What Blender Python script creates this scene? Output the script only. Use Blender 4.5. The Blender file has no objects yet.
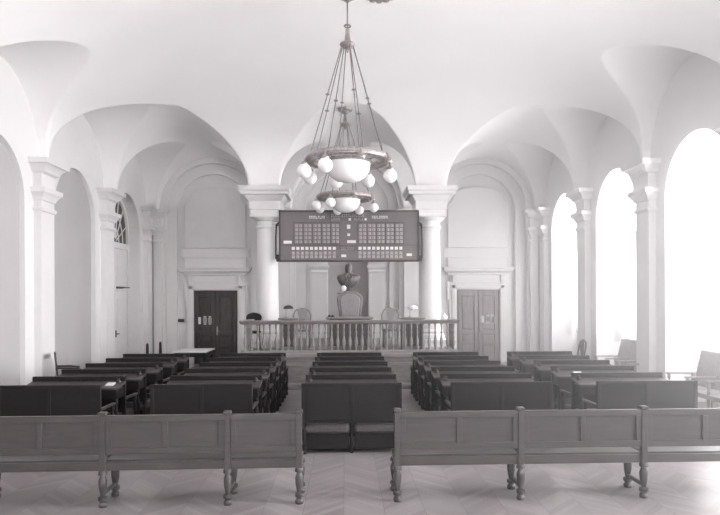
import bpy, math, random
from mathutils import Vector, Matrix
from math import sin, cos, pi, sqrt, radians

# ------------------------------------------------------------------ camera
SC = bpy.context.scene
COL = SC.collection
FPX = 617.0
CAM = Vector((-0.08, 0.0, 2.10))
TH, RO = radians(1.39), 0.004
FWD = Vector((sin(TH), cos(TH), 0)); RT = Vector((cos(TH), -sin(TH), 0)); UP = Vector((0, 0, 1))
RT2 = RT * cos(RO) - UP * sin(RO); UP2 = UP * cos(RO) + RT * sin(RO)
cd = bpy.data.cameras.new('camera'); cam = bpy.data.objects.new('camera', cd); COL.objects.link(cam)
cd.sensor_width = 36; cd.lens = FPX / 720 * 36; cd.shift_y = 40.5 / 720; cd.clip_start = 0.05; cd.clip_end = 200
M = Matrix((RT2, UP2, -FWD)).transposed().to_4x4(); M.translation = CAM
cam.matrix_world = M
SC.camera = cam

def at(px, py, Y):
    """a point of the room seen at a pixel, standing at depth Y down the room"""
    d = FWD + RT2 * ((px - 360) / FPX) + UP2 * ((298 - py) / FPX)
    return CAM + d * ((Y - CAM.y) / d.y)

# ------------------------------------------------------------------ light
W = bpy.data.worlds.new('sky'); SC.world = W; W.use_nodes = True
bg = W.node_tree.nodes['Background']; bg.inputs[0].default_value = (1.0, 0.985, 0.99, 1); bg.inputs[1].default_value = 3.0
SC.view_settings.view_transform = 'Standard'; SC.view_settings.look = 'None'
SC.view_settings.gamma = 1.0; SC.view_settings.use_curve_mapping = False
SC.view_settings.exposure = 1.50
SC.cycles.max_bounces = 10; SC.cycles.diffuse_bounces = 8; SC.cycles.sample_clamp_indirect = 8
SC.cycles.use_denoising = True; SC.cycles.volume_step_rate = 2.0

PITCH = 3.37
PIERS = [12.76 + PITCH * k for k in (-5, -4, -3, -2, -1, 0, 1, 2)]      # -4.09 ... 19.5
YR = PIERS[0]                    # rear wall
WP, WW = 6.15, 6.30              # pilaster face, wall face
SPR = 4.90                       # springing height
YC = 16.13                       # line of the columns
BAYS = [(a + b) / 2 for a, b in zip(PIERS[:-1], PIERS[1:])]

HAZE = 0.0008; HAZE_WINDOW = 0.040
WINDOW_POWER = (150, 300, 1000, 700, 330, 240, 190)
def area(name, loc, rot, sx, sy, power, col=(1, 0.985, 0.99)):
    l = bpy.data.lights.new(name, 'AREA'); l.shape = 'RECTANGLE'; l.size = sx; l.size_y = sy; l.energy = power; l.color = col
    o = bpy.data.objects.new(name, l); COL.objects.link(o); o.location = loc; o.rotation_euler = rot
    return o
for i, yc in enumerate(BAYS):
    area('window_daylight', (9.6, yc, 3.6), (0, radians(90), 0), 6.0, 3.3, WINDOW_POWER[i])
for i, xc in enumerate((-3.6, 0.0, 3.6)):
    area('rear_fill_light', (xc, YR - 1.2, 3.3), (radians(90), 0, 0), 2.4, 4.0, 12)  # added fill from behind the camera, no such source known

# ------------------------------------------------------------------ materials
def lin(v):
    return tuple(((c / 12.92) if c <= 0.04045 else ((c + 0.055) / 1.055) ** 2.4) for c in v)
def mat(name, rgb, rough=0.6, metal=0.0, noise=0.0, scale=4.0, stretch=(1, 1, 1), bump=0.0, spec=0.5, distort=0.0, detail=4):
    m = bpy.data.materials.new(name); m.use_nodes = True
    nt = m.node_tree; b = nt.nodes['Principled BSDF']
    b.inputs['Roughness'].default_value = rough; b.inputs['Metallic'].default_value = metal
    b.inputs['Specular IOR Level'].default_value = spec
    c = rgb
    b.inputs['Base Color'].default_value = (*c, 1)
    if noise or bump:
        tc = nt.nodes.new('ShaderNodeTexCoord'); mp = nt.nodes.new('ShaderNodeMapping'); nz = nt.nodes.new('ShaderNodeTexNoise')
        mp.inputs['Scale'].default_value = stretch
        nt.links.new(tc.outputs['Object'], mp.inputs[0]); nt.links.new(mp.outputs[0], nz.inputs['Vector'])
        nz.inputs['Scale'].default_value = scale; nz.inputs['Detail'].default_value = detail; nz.inputs['Distortion'].default_value = distort
        if noise:
            r = nt.nodes.new('ShaderNodeValToRGB')
            r.color_ramp.elements[0].position = 0.3; r.color_ramp.elements[1].position = 0.7
            r.color_ramp.elements[0].color = (*[max(0, x * (1 - noise)) for x in c], 1)
            r.color_ramp.elements[1].color = (*[min(1, x * (1 + noise)) for x in c], 1)
            nt.links.new(nz.outputs[0], r.inputs[0]); nt.links.new(r.outputs[0], b.inputs['Base Color'])
        if bump:
            bp = nt.nodes.new('ShaderNodeBump'); bp.inputs['Strength'].default_value = bump; bp.inputs['Distance'].default_value = 0.01
            nt.links.new(nz.outputs[0], bp.inputs['Height']); nt.links.new(bp.outputs[0], b.inputs['Normal'])
    return m
MT = {}
MT['plaster'] = mat('plaster', (0.75, 0.74, 0.743), 0.85, noise=0.02, scale=1.5, bump=0.06, spec=0.2)
MT['vault'] = mat('vault_plaster', (0.88, 0.868, 0.872), 0.9, noise=0.02, scale=0.7, spec=0.15)
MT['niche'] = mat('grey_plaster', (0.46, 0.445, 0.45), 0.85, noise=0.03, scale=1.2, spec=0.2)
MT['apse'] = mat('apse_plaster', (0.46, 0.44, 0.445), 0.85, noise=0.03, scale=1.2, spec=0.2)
MT['stone'] = mat('white_stucco', (0.74, 0.725, 0.73), 0.7, noise=0.02, scale=3, spec=0.3)
MT['pew'] = mat('dark_pew_wood', (0.008, 0.0065, 0.0067), 0.5, noise=0.35, scale=5, stretch=(0.6, 1, 5), bump=0.15, spec=0.3, distort=0.6)
MT['cushion'] = mat('dark_leather', (0.060, 0.052, 0.053), 0.4, noise=0.2, scale=30, bump=0.2)
MT['bench'] = mat('bench_oak', (0.056, 0.049, 0.05), 0.38, noise=0.16, scale=4, stretch=(0.8, 1, 5), bump=0.15, distort=0.8)
MT['desk'] = mat('desk_wood', (0.050, 0.042, 0.043), 0.35, noise=0.3, scale=5, stretch=(0.6, 4, 3), bump=0.1)
MT['oak'] = mat('podium_oak', (0.23, 0.21, 0.212), 0.45, noise=0.2, scale=4, stretch=(1, 1, 4), bump=0.1)
MT['door_dark'] = mat('dark_door_wood', (0.045, 0.037, 0.038), 0.35, noise=0.3, scale=5, stretch=(4, 4, 0.6))
MT['door_pale'] = mat('pale_door_wood', (0.30, 0.27, 0.275), 0.4, noise=0.15, scale=5, stretch=(4, 4, 0.6))
MT['white_wood'] = mat('white_painted_wood', (0.74, 0.72, 0.725), 0.5, noise=0.02, scale=3)
MT['bronze'] = mat('dull_bronze', (0.36, 0.325, 0.325), 0.38, 0.6, noise=0.35, scale=25, bump=0.2)
MT['chain'] = mat('chain_metal', (0.22, 0.195, 0.195), 0.5, 0.4)
MT['bustm'] = mat('bust_metal', (0.20, 0.18, 0.183), 0.38, 0.2, noise=0.25, scale=9)
MT['board'] = mat('board_enamel', (0.17, 0.15, 0.155), 0.5, noise=0.06, scale=3)
MT['board_dark'] = mat('board_edge', (0.06, 0.052, 0.054), 0.5, noise=0.1, scale=6)
MT['plate'] = mat('board_plates', (0.40, 0.37, 0.375), 0.5, noise=0.25, scale=25)
MT['lampw'] = mat('white_plates', (0.75, 0.73, 0.73), 0.4, noise=0.03, scale=12)
MT['black'] = mat('black_lacquer', (0.02, 0.017, 0.018), 0.4, noise=0.2, scale=12)
MT['chairfab'] = mat('grey_upholstery', (0.27, 0.25, 0.255), 0.55, noise=0.1, scale=20, bump=0.1)
MT['bench_veiled'] = mat('veiled_bench_wood', (0.34, 0.315, 0.32), 0.42, noise=0.12, scale=4, stretch=(1, 1, 4))  # bright veil over the niche benches put into the wood colour
MT['iron'] = mat('dark_iron', (0.05, 0.045, 0.046), 0.5, 0.3, noise=0.2, scale=20)
MT['globe'] = mat('opal_glass', (0.90, 0.885, 0.89), 0.18, noise=0.01, scale=3)
MT['paper'] = mat('paper', (0.7, 0.69, 0.69), 0.8, noise=0.04, scale=10)
b = MT['globe'].node_tree.nodes['Principled BSDF']; b.inputs['Subsurface Weight'].default_value = 0.0
# glass
g = bpy.data.materials.new('window_glass'); g.use_nodes = True; nt = g.node_tree; nt.nodes.clear()
o_ = nt.nodes.new('ShaderNodeOutputMaterial'); mx = nt.nodes.new('ShaderNodeMixShader'); tr = nt.nodes.new('ShaderNodeBsdfTransparent'); gl = nt.nodes.new('ShaderNodeBsdfGlossy')
fr = nt.nodes.new('ShaderNodeFresnel'); gl.inputs['Roughness'].default_value = 0.05; fr.inputs[0].default_value = 1.25
nt.links.new(fr.outputs[0], mx.inputs[0]); nt.links.new(tr.outputs[0], mx.inputs[1]); nt.links.new(gl.outputs[0], mx.inputs[2]); nt.links.new(mx.outputs[0], o_.inputs[0])
MT['glass'] = g
MT['darkglass'] = mat('dark_glass', (0.10, 0.09, 0.092), 0.12, noise=0.3, scale=3)
# curtain
g = bpy.data.materials.new('sheer_curtain'); g.use_nodes = True; nt = g.node_tree; nt.nodes.clear()
o_ = nt.nodes.new('ShaderNodeOutputMaterial'); mx = nt.nodes.new('ShaderNodeMixShader'); tr = nt.nodes.new('ShaderNodeBsdfTranslucent'); gl = nt.nodes.new('ShaderNodeBsdfDiffuse')
tn = nt.nodes.new('ShaderNodeTexNoise'); tn.inputs['Scale'].default_value = 40
mr = nt.nodes.new('ShaderNodeMapRange'); mr.inputs[3].default_value = 0.5; mr.inputs[4].default_value = 0.7
nt.links.new(tn.outputs[0], mr.inputs[0]); nt.links.new(mr.outputs[0], mx.inputs[0])
tr.inputs[0].default_value = (.85, .84, .84, 1); gl.inputs[0].default_value = (.85, .84, .84, 1)
nt.links.new(gl.outputs[0], mx.inputs[1]); nt.links.new(tr.outputs[0], mx.inputs[2]); nt.links.new(mx.outputs[0], o_.inputs[0])
MT['curtain'] = g
# chevron parquet
def parquet():
    m = bpy.data.materials.new('parquet'); m.use_nodes = True; nt = m.node_tree; N = nt.nodes; L = nt.links
    b = N['Principled BSDF']
    geo = N.new('ShaderNodeNewGeometry'); sep = N.new('ShaderNodeSeparateXYZ'); L.new(geo.outputs['Position'], sep.inputs[0])
    def mth(op, a, bb=None):
        n = N.new('ShaderNodeMath'); n.operation = op
        for i, v in enumerate((a, bb)):
            if v is None: continue
            if isinstance(v, (int, float)): n.inputs[i].default_value = v
            else: L.new(v, n.inputs[i])
        return n.outputs[0]
    WCH, PL = 0.40, 0.10
    xs = mth('DIVIDE', mth('ADD', sep.outputs[0], 50.1), WCH)
    fx = mth('FRACT', xs); colid = mth('FLOOR', xs)
    par = mth('MODULO', colid, 2)
    zig = mth('MULTIPLY', mth('SUBTRACT', mth('MULTIPLY', par, 2), 1), mth('MULTIPLY', mth('SUBTRACT', fx, 0.5), WCH))
    v = mth('DIVIDE', mth('ADD', mth('ADD', sep.outputs[1], zig), 50), PL)
    fv = mth('FRACT', v); vid = mth('FLOOR', v)
    cmb = N.new('ShaderNodeCombineXYZ'); L.new(colid, cmb.inputs[0]); L.new(vid, cmb.inputs[1])
    wn = N.new('ShaderNodeTexWhiteNoise'); wn.noise_dimensions = '2D'; L.new(cmb.outputs[0], wn.inputs['Vector'])
    tone = mth('ADD', mth('MULTIPLY', wn.outputs[0], 0.45), mth('ADD', mth('MULTIPLY', par, 0.10), 0.15))  # alternate columns lighter: their differing reflection put into the colour
    nz = N.new('ShaderNodeTexNoise'); nz.inputs['Scale'].default_value = 1.3; nz.inputs['Detail'].default_value = 5
    tone2 = mth('ADD', tone, mth('MULTIPLY', mth('SUBTRACT', nz.outputs[0], 0.5), 0.7))
    r = N.new('ShaderNodeValToRGB'); r.color_ramp.elements[0].color = (0.19, 0.172, 0.175, 1); r.color_ramp.elements[1].color = (0.36, 0.335, 0.34, 1)
    L.new(tone2, r.inputs[0])
    gap = mth('LESS_THAN', mth('MINIMUM', fv, mth('MULTIPLY', mth('SUBTRACT', 0.5, mth('ABSOLUTE', mth('SUBTRACT', fx, 0.5))), WCH / PL)), 0.025)
    mixc = N.new('ShaderNodeMixRGB'); L.new(gap, mixc.inputs[0]); L.new(r.outputs[0], mixc.inputs[1]); mixc.inputs[2].default_value = (0.13, 0.115, 0.117, 1)
    L.new(mixc.outputs[0], b.inputs['Base Color'])
    rr = mth('ADD', 0.24, mth('MULTIPLY', nz.outputs[0], 0.16)); L.new(rr, b.inputs['Roughness'])
    bp = N.new('ShaderNodeBump'); bp.inputs['Strength'].default_value = 0.12; bp.inputs['Distance'].default_value = 0.01
    L.new(wn.outputs[0], bp.inputs['Height']); L.new(bp.outputs[0], b.inputs['Normal'])
    return m
MT['parquet'] = parquet()

# ------------------------------------------------------------------ mesh builder
class MB:
    def __init__(s): s.v = []; s.f = []; s.m = []
    def add(s, vs, fs, mi=0):
        n = len(s.v); s.v += [tuple(v) for v in vs]; s.f += [tuple(i + n for i in f) for f in fs]; s.m += [mi] * len(fs); return s
    def box(s, x0, x1, y0, y1, z0, z1, mi=0):
        v = [(x, y, z) for z in (z0, z1) for y in (y0, y1) for x in (x0, x1)]
        return s.add(v, [(0, 2, 3, 1), (4, 5, 7, 6), (0, 1, 5, 4), (2, 6, 7, 3), (0, 4, 6, 2), (1, 3, 7, 5)], mi)
    def loft(s, x0, x1, y0, y1, prof, mi=0, sides=(1, 1, 1, 1)):
        """stack of rectangles: prof = [(z, offset)], sides = which sides the offset pushes (x-, x+, y-, y+)"""
        vs = []; fs = []
        for z, o in prof:
            a, b_, c, d = x0 - o * sides[0], x1 + o * sides[1], y0 - o * sides[2], y1 + o * sides[3]
            vs += [(a, c, z), (b_, c, z), (b_, d, z), (a, d, z)]
        n = len(prof)
        for i in range(n - 1):
            for k in range(4):
                fs.append((i * 4 + k, i * 4 + (k + 1) % 4, i * 4 + 4 + (k + 1) % 4, i * 4 + 4 + k))
        fs.append((3, 2, 1, 0)); t = (n - 1) * 4; fs.append((t, t + 1, t + 2, t + 3))
        return s.add(vs, fs, mi)
    def lathe(s, c, prof, n=16, mi=0, sx=1, sy=1):
        """prof = [(z, r)] around a vertical axis at c"""
        vs = []; fs = []
        for z, r in prof:
            for k in range(n):
                a = 2 * pi * k / n; vs.append((c[0] + r * cos(a) * sx, c[1] + r * sin(a) * sy, c[2] + z))
        m = len(prof)
        for i in range(m - 1):
            for k in range(n): fs.append((i * n + k, i * n + (k + 1) % n, (i + 1) * n + (k + 1) % n, (i + 1) * n + k))
        fs.append(tuple(range(n - 1, -1, -1))); fs.append(tuple((m - 1) * n + k for k in range(n)))
        return s.add(vs, fs, mi)
    def tube(s, pts, r, n=8, mi=0):
        pts = [Vector(p) for p in pts]; rs = r if isinstance(r, (list, tuple)) else [r] * len(pts)
        vs = []; fs = []; prev = None
        for i, p in enumerate(pts):
            t = (pts[min(i + 1, len(pts) - 1)] - pts[max(i - 1, 0)]).normalized()
            if prev is None:
                prev = t.orthogonal().normalized()
            u = (prev - t * prev.dot(t)).normalized(); prev = u; w = t.cross(u)
            for k in range(n):
                a = 2 * pi * k / n; vs.append(p + (u * cos(a) + w * sin(a)) * rs[i])
        for i in range(len(pts) - 1):
            for k in range(n): fs.append((i * n + k, i * n + (k + 1) % n, (i + 1) * n + (k + 1) % n, (i + 1) * n + k))
        fs.append(tuple(range(n - 1, -1, -1))); fs.append(tuple((len(pts) - 1) * n + k for k in range(n)))
        return s.add(vs, fs, mi)
    def sphere(s, c, r, nu=16, nv=10, mi=0, sc=(1, 1, 1)):
        vs = [(c[0], c[1], c[2] - r * sc[2])]; fs = []
        for j in range(1, nv):
            ph = pi * j / nv
            for k in range(nu):
                a = 2 * pi * k / nu; vs.append((c[0] + r * sin(ph) * cos(a) * sc[0], c[1] + r * sin(ph) * sin(a) * sc[1], c[2] - r * cos(ph) * sc[2]))
        vs.append((c[0], c[1], c[2] + r * sc[2])); L = len(vs) - 1
        for k in range(nu): fs.append((0, 1 + (k + 1) % nu, 1 + k)); fs.append((L, 1 + (nv - 2) * nu + k, 1 + (nv - 2) * nu + (k + 1) % nu))
        for j in range(nv - 2):
            for k in range(nu):
                a = 1 + j * nu + k; b_ = 1 + j * nu + (k + 1) % nu; fs.append((a, b_, b_ + nu, a + nu))
        return s.add(vs, fs, mi)
    def torus(s, c, R, r, nu=40, nv=10, mi=0, zs=1):
        vs = []; fs = []
        for i in range(nu):
            a = 2 * pi * i / nu
            for j in range(nv):
                b_ = 2 * pi * j / nv; q = R + r * cos(b_); vs.append((c[0] + q * cos(a), c[1] + q * sin(a), c[2] + r * sin(b_) * zs))
        for i in range(nu):
            for j in range(nv): fs.append((i * nv + j, ((i + 1) % nu) * nv + j, ((i + 1) % nu) * nv + (j + 1) % nv, i * nv + (j + 1) % nv))
        return s.add(vs, fs, mi)
    def ring(s, c, prof, n=48, mi=0):
        """closed cross-section prof = [(r, z)] swept round"""
        vs = []; fs = []; m = len(prof)
        for i in range(n):
            a = 2 * pi * i / n
            for r, z in prof: vs.append((c[0] + r * cos(a), c[1] + r * sin(a), c[2] + z))
        for i in range(n):
            for j in range(m): fs.append((i * m + j, ((i + 1) % n) * m + j, ((i + 1) % n) * m + (j + 1) % m, i * m + (j + 1) % m))
        return s.add(vs, fs, mi)
    def prism(s, outline, y0, y1, mi=0):
        """outline [(x,z)] extruded along y"""
        n = len(outline); vs = [(x, y0, z) for x, z in outline] + [(x, y1, z) for x, z in outline]
        fs = [tuple(range(n)), tuple(range(2 * n - 1, n - 1, -1))] + [(i + n, (i + 1) % n + n, (i + 1) % n, i) for i in range(n)]
        return s.add(vs, fs, mi)
    def move(s, d):
        s.v = [(x + d[0], y + d[1], z + d[2]) for x, y, z in s.v]; return s
    def build(s, name, mats, parent=None, smooth=True, bevel=0.0, ang=35):
        me = bpy.data.meshes.new(name); me.from_pydata(s.v, [], s.f)
        if not isinstance(mats, (list, tuple)): mats = [mats]
        for m in mats: me.materials.append(MT[m])
        if len(mats) > 1: me.polygons.foreach_set('material_index', s.m)
        me.update()
        import bmesh
        bm = bmesh.new(); bm.from_mesh(me); bmesh.ops.recalc_face_normals(bm, faces=bm.faces); bm.to_mesh(me); bm.free()
        if smooth:
            me.shade_smooth(); me.set_sharp_from_angle(angle=radians(ang))
        o = bpy.data.objects.new(name, me); COL.objects.link(o)
        if parent: o.parent = parent
        if bevel:
            md = o.modifiers.new('bevel', 'BEVEL'); md.width = bevel; md.segments = 2; md.limit_method = 'ANGLE'; md.angle_limit = radians(50)
        return o

def thing(name, label, cat, loc=(0, 0, 0), rz=0.0, group=None):
    o = bpy.data.objects.new(name, None); COL.objects.link(o); o.location = loc; o.rotation_euler = (0, 0, rz); o.empty_display_size = 0.2
    return tag(o, label, cat, group)
def tag(o, label, cat, group=None):
    o['label'] = label; o['category'] = cat
    if group: o['group'] = group
    return o
def struct(o, label=None, cat=None):
    o['kind'] = 'structure'
    if label: o['label'] = label
    if cat: o['category'] = cat
    return o
def sempty(name, label, cat, loc=(0, 0, 0)):
    o = bpy.data.objects.new(name, None); COL.objects.link(o); o.location = loc
    return struct(o, label, cat)
def dup(root, loc=None, rz=None, label=None, group=None):
    def cp(o, par):
        c = o.copy(); COL.objects.link(c)
        if par: c.parent = par
        for ch in list(o.children): cp(ch, c)
        return c
    r = cp(root, None)
    if loc is not None: r.location = loc
    if rz is not None: r.rotation_euler = (0, 0, rz)
    if label: r['label'] = label
    if group: r['group'] = group
    return r

# ------------------------------------------------------------------ floor, walls
MB().box(-7.3, 8.2, YR - 0.3, 20.7, -0.2, 0).build('floor', 'parquet', smooth=False)
fl = bpy.data.objects['floor']; struct(fl, 'herringbone wood parquet floor with a soft sheen', 'floor')

NS = 20
def wall_strip(mb, T, u0, u1, z0, z1, ops, mi=0, mj=0):
    """wall face with arched openings; ops = [(uc, r, zs, zb, depth)], jambs and soffits built to depth"""
    def q(a, b_, c, d, m): mb.add([T(*a), T(*b_), T(*c), T(*d)], [(0, 1, 2, 3)], m)
    cur = u0
    for uc, r, zs, zb, dep in ops:
        q((cur, z0, 0), (uc - r, z0, 0), (uc - r, z1, 0), (cur, z1, 0), mi)
        if zb > z0: q((uc - r, z0, 0), (uc + r, z0, 0), (uc + r, zb, 0), (uc - r, zb, 0), mi); q((uc - r, zb, 0), (uc + r, zb, 0), (uc + r, zb, dep), (uc - r, zb, dep), mj)
        pts = [(uc - r * cos(pi * k / NS), zs + r * sin(pi * k / NS)) for k in range(NS + 1)]
        for a, b_ in zip(pts[:-1], pts[1:]):
            q((a[0], a[1], 0), (b_[0], b_[1], 0), (b_[0], z1, 0), (a[0], z1, 0), mi)
            q((a[0], a[1], 0), (b_[0], b_[1], 0), (b_[0], b_[1], dep), (a[0], a[1], dep), mj)
        for s_ in (-1, 1):
            q((uc + s_ * r, zb, 0), (uc + s_ * r, zs, 0), (uc + s_ * r, zs, dep), (uc + s_ * r, zb, dep), mj)
        cur = uc + r
    q((cur, z0, 0), (u1, z0, 0), (u1, z1, 0), (cur, z1, 0), mi)
def arch_fill(mb, T, uc, r, zs, zb, d, mi=0):
    pts = [(uc - r * cos(pi * k / NS), zs + r * sin(pi * k / NS)) for k in range(NS + 1)]
    vs = [T(uc - r, zb, d)] + [T(a, b_, d) for a, b_ in pts] + [T(uc + r, zb, d)]
    mb.add(vs, [tuple(range(len(vs)))], mi)

NR, NZ = 1.07, 4.05
# right wall: a deep window niche in every bay
TRt = lambda u, z, d: (WW + d, u, z)
mb = MB()
wall_strip(mb, TRt, YR - 0.2, 20.2, 0, 7.4, [(yc, NR, NZ, 0, 0.80) for yc in BAYS])
# wall behind the niches with the window openings
wall_strip(mb, lambda u, z, d: (WW + 0.80 + d, u, z), YR - 0.2, 20.2, 0, 7.4, [(yc, 0.98, NZ, 0.95, 0.22) for yc in BAYS])
struct(mb.build('wall_right', 'plaster', smooth=False), 'white plaster wall with deep arched window niches', 'wall')
# left wall: shallow blind niches, a doorway bay next to the corner
TL = lambda u, z, d: (-WW - d, u, z)
mb = MB()
ops = [(yc, NR, NZ, 0, 0.10) for yc in BAYS[:-1]] + [(BAYS[-1], NR, NZ, 0, 0.42)]
wall_strip(mb, TL, YR - 0.2, 20.2, 0, 7.4, ops)
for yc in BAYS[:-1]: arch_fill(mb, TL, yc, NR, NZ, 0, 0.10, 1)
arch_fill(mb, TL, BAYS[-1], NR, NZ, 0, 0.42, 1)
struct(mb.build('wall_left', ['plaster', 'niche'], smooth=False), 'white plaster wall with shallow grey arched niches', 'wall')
# rear wall behind the camera, with three made-up windows for fill light
TB = lambda u, z, d: (u, YR - d, z)
mb = MB()
wall_strip(mb, TB, -7, 7, 0, 7.4, [(x, 1.1, NZ, 0.95, 0.4) for x in (-3.6, 0, 3.6)])
struct(mb.build('wall_rear', 'plaster', smooth=False))
# end wall in three stepped planes
XS = 4.27
mb = MB()
wall_strip(mb, lambda u, z, d: (u, 19.72 + d, z), -7, 7, 0, 7.4, [(-XS, 1.52, SPR, 0, .20), (0, 1.66, SPR, 0, .20), (XS, 1.52, SPR, 0, .20)])
wall_strip(mb, lambda u, z, d: (u, 19.92 + d, z), -7, 7, 0, 7.4, [(-XS, 1.20, SPR, 0, .16), (0, 1.36, SPR, 0, .16), (XS, 1.20, SPR, 0, .16)])
T3 = lambda u, z, d: (u, 20.08 + d, z)
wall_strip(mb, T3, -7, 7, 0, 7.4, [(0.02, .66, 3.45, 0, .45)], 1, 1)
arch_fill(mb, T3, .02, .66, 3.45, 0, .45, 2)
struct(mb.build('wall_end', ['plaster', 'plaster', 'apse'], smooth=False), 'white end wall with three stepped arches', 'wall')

# ------------------------------------------------------------------ vault
import numpy as np
xs = np.arange(-WW, WW + 1e-6, 0.03)
ys = np.concatenate([np.arange(YR, 4.0, 0.12), np.arange(4.0, 19.75, 0.03), [19.75]])
X, Y = np.meshgrid(xs, ys)
def cove(d, L, h=2.1, n=3.0):
    t = np.clip(1 - d / L, 0, 1); return SPR + h * np.maximum(0, 1 - t ** n) ** (1 / n)
tx = np.clip(np.abs(X) / WP, 0, 1); ty = np.clip(1 - (YC - Y) / WP, 0, 1); tr_ = np.clip(1 - (Y - YR) / WP, 0, 1)
NE = 2.65
main = SPR + 2.1 * np.maximum(0, 1 - (tx ** (2 * NE) + ty ** (2 * NE) + tr_ ** (2 * NE)) ** .5) ** (1 / NE)
main[Y > YC] = SPR
RL = 1.65
Bz = np.full_like(X, SPR)
for yc in BAYS:
    Bz = np.maximum(Bz, SPR + np.sqrt(np.maximum(0, RL ** 2 - (Y - yc) ** 2)))
Bz[(Y < YC) & (Y >= YC) ] = SPR
Az = np.full_like(X, SPR)
for xc, r in ((-XS, 1.69), (0, 1.77), (XS, 1.69)):
    Az = np.maximum(Az, SPR + np.sqrt(np.maximum(0, r ** 2 - (X - xc) ** 2)))
Az[Y < 9] = SPR
# side lunettes rise only beside the walls (up to where they meet the cove); beyond the columns the cells are groined
Bside = np.where(Y > YC, Bz, np.maximum(SPR, Bz - .5 * np.clip(3.9 - np.abs(X), 0, 9)))
# where main is flat and high it always wins
Aend = np.where(Y > YC, Az, np.maximum(SPR, Az - .4 * np.clip(YC - 1.7 - Y, 0, 9)))
Z = np.maximum(main, np.maximum(Bside, Aend))
nx, ny = len(xs), len(ys)
me = bpy.data.meshes.new('ceiling')
co = np.stack([X, Y, Z], -1).reshape(-1, 3)
idx = np.arange(nx * ny).reshape(ny, nx)
fq = np.stack([idx[:-1, :-1], idx[1:, :-1], idx[1:, 1:], idx[:-1, 1:]], -1).reshape(-1, 4)
me.vertices.add(len(co)); me.vertices.foreach_set('co', co.ravel())
me.loops.add(fq.size); me.loops.foreach_set('vertex_index', fq.ravel())
me.polygons.add(len(fq)); me.polygons.foreach_set('loop_start', np.arange(0, fq.size, 4)); 
me.update(calc_edges=True); me.validate()
me.materials.append(MT['vault']); me.shade_smooth()
o = bpy.data.objects.new('ceiling', me); COL.objects.link(o)
struct(o, 'white coved vault with deep lunettes springing from the pilasters', 'ceiling')
# unseen slab added above so no sky leaks in
struct(MB().box(-7.6, 8.2, YR - .5, 20.9, 7.4, 7.5).build('trim_100', 'plaster', smooth=False))

# added volume scatter imitating a lens veil on the right
hz = bpy.data.materials.new('added_haze'); hz.use_nodes = True; nt = hz.node_tree; nt.nodes.clear()
o_ = nt.nodes.new('ShaderNodeOutputMaterial'); vs_ = nt.nodes.new('ShaderNodeVolumeScatter'); vs_.inputs['Density'].default_value = HAZE; vs_.inputs['Anisotropy'].default_value = 0.45
# denser towards the bright windows
ge_ = nt.nodes.new('ShaderNodeNewGeometry'); sx_ = nt.nodes.new('ShaderNodeSeparateXYZ'); mr_ = nt.nodes.new('ShaderNodeMapRange'); mr_.interpolation_type = 'SMOOTHSTEP'
nt.links.new(ge_.outputs['Position'], sx_.inputs[0]); nt.links.new(sx_.outputs[0], mr_.inputs['Value'])
mr_.inputs['From Min'].default_value = -1.0; mr_.inputs['From Max'].default_value = 6.0; mr_.inputs['To Min'].default_value = HAZE; mr_.inputs['To Max'].default_value = HAZE_WINDOW
nt.links.new(mr_.outputs[0], vs_.inputs['Density'])
nt.links.new(vs_.outputs[0], o_.inputs['Volume']); MT['added_haze'] = hz
hb_ = MB().box(-6.9, 7.2, YR + .05, 20.6, 0.01, 7.3).build('added_haze', 'added_haze', smooth=False); hb_['kind'] = 'stuff'; hb_['label'] = 'added faint veil in the air, thicker towards the windows'

# ------------------------------------------------------------------ pilasters
CAP = [(3.86, 0), (3.87, .035), (3.91, .05), (3.95, .035), (3.96, .0), (4.08, .0), (4.10, .035), (4.13, .04), (4.22, .10), (4.24, .13), (4.33, .14), (4.34, .04),
       (4.42, .02), (4.62, .02), (4.64, .06), (4.66, .09), (4.74, .13), (4.79, .19), (4.80, .23), (4.895, .24), (4.90, .23)]
BASE = [(0, .06), (.22, .06), (.25, .04), (.30, .045), (.34, .02), (.36, 0)]
n_tr = [0]
def pilaster(x0, x1, y0, y1, sides, label=None):
    n_tr[0] += 1
    r = sempty('trim_%d' % n_tr[0], label or 'white pilaster with moulded capital', 'pilaster', ((x0 + x1) / 2, (y0 + y1) / 2, 0))
    d = (-(x0 + x1) / 2, -(y0 + y1) / 2, 0)
    MB().box(x0, x1, y0, y1, .36, 3.86).move(d).build('shaft', 'stone', r)
    MB().loft(x0, x1, y0, y1, CAP, sides=sides).move(d).build('capital', 'stone', r, ang=25)
    MB().loft(x0, x1, y0, y1, BASE, sides=sides).move(d).build('pilaster_base', 'stone', r, ang=25)
    return r
names = ['', '', '', '', 'nearest the camera', 'second from the end wall', 'beside the doorway bay', 'in the corner']
for k, yp in enumerate(PIERS[3:], 3):
    yw = .26
    yq = yp if k < 7 else 19.44
    pilaster(-WW - .02, -WP, yq - yw, yq + (yw if k < 7 else .2), (0, 1, 1, 1))
    pilaster(WP, WW + .02, yq - yw, yq + (yw if k < 7 else .2), (1, 0, 1, 1))
for s_ in (-1, 1):                      # corner pilasters of the end wall and responds behind the columns
    xa, xb = sorted((s_ * 6.1, s_ * 5.86)); pilaster(xa, xb, 19.58, 19.74, (1, 1, 1, 0))
    xa, xb = sorted((s_ * 2.62, s_ * 1.80)); pilaster(xa, xb, 19.58, 19.74, (1, 1, 1, 0))
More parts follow.
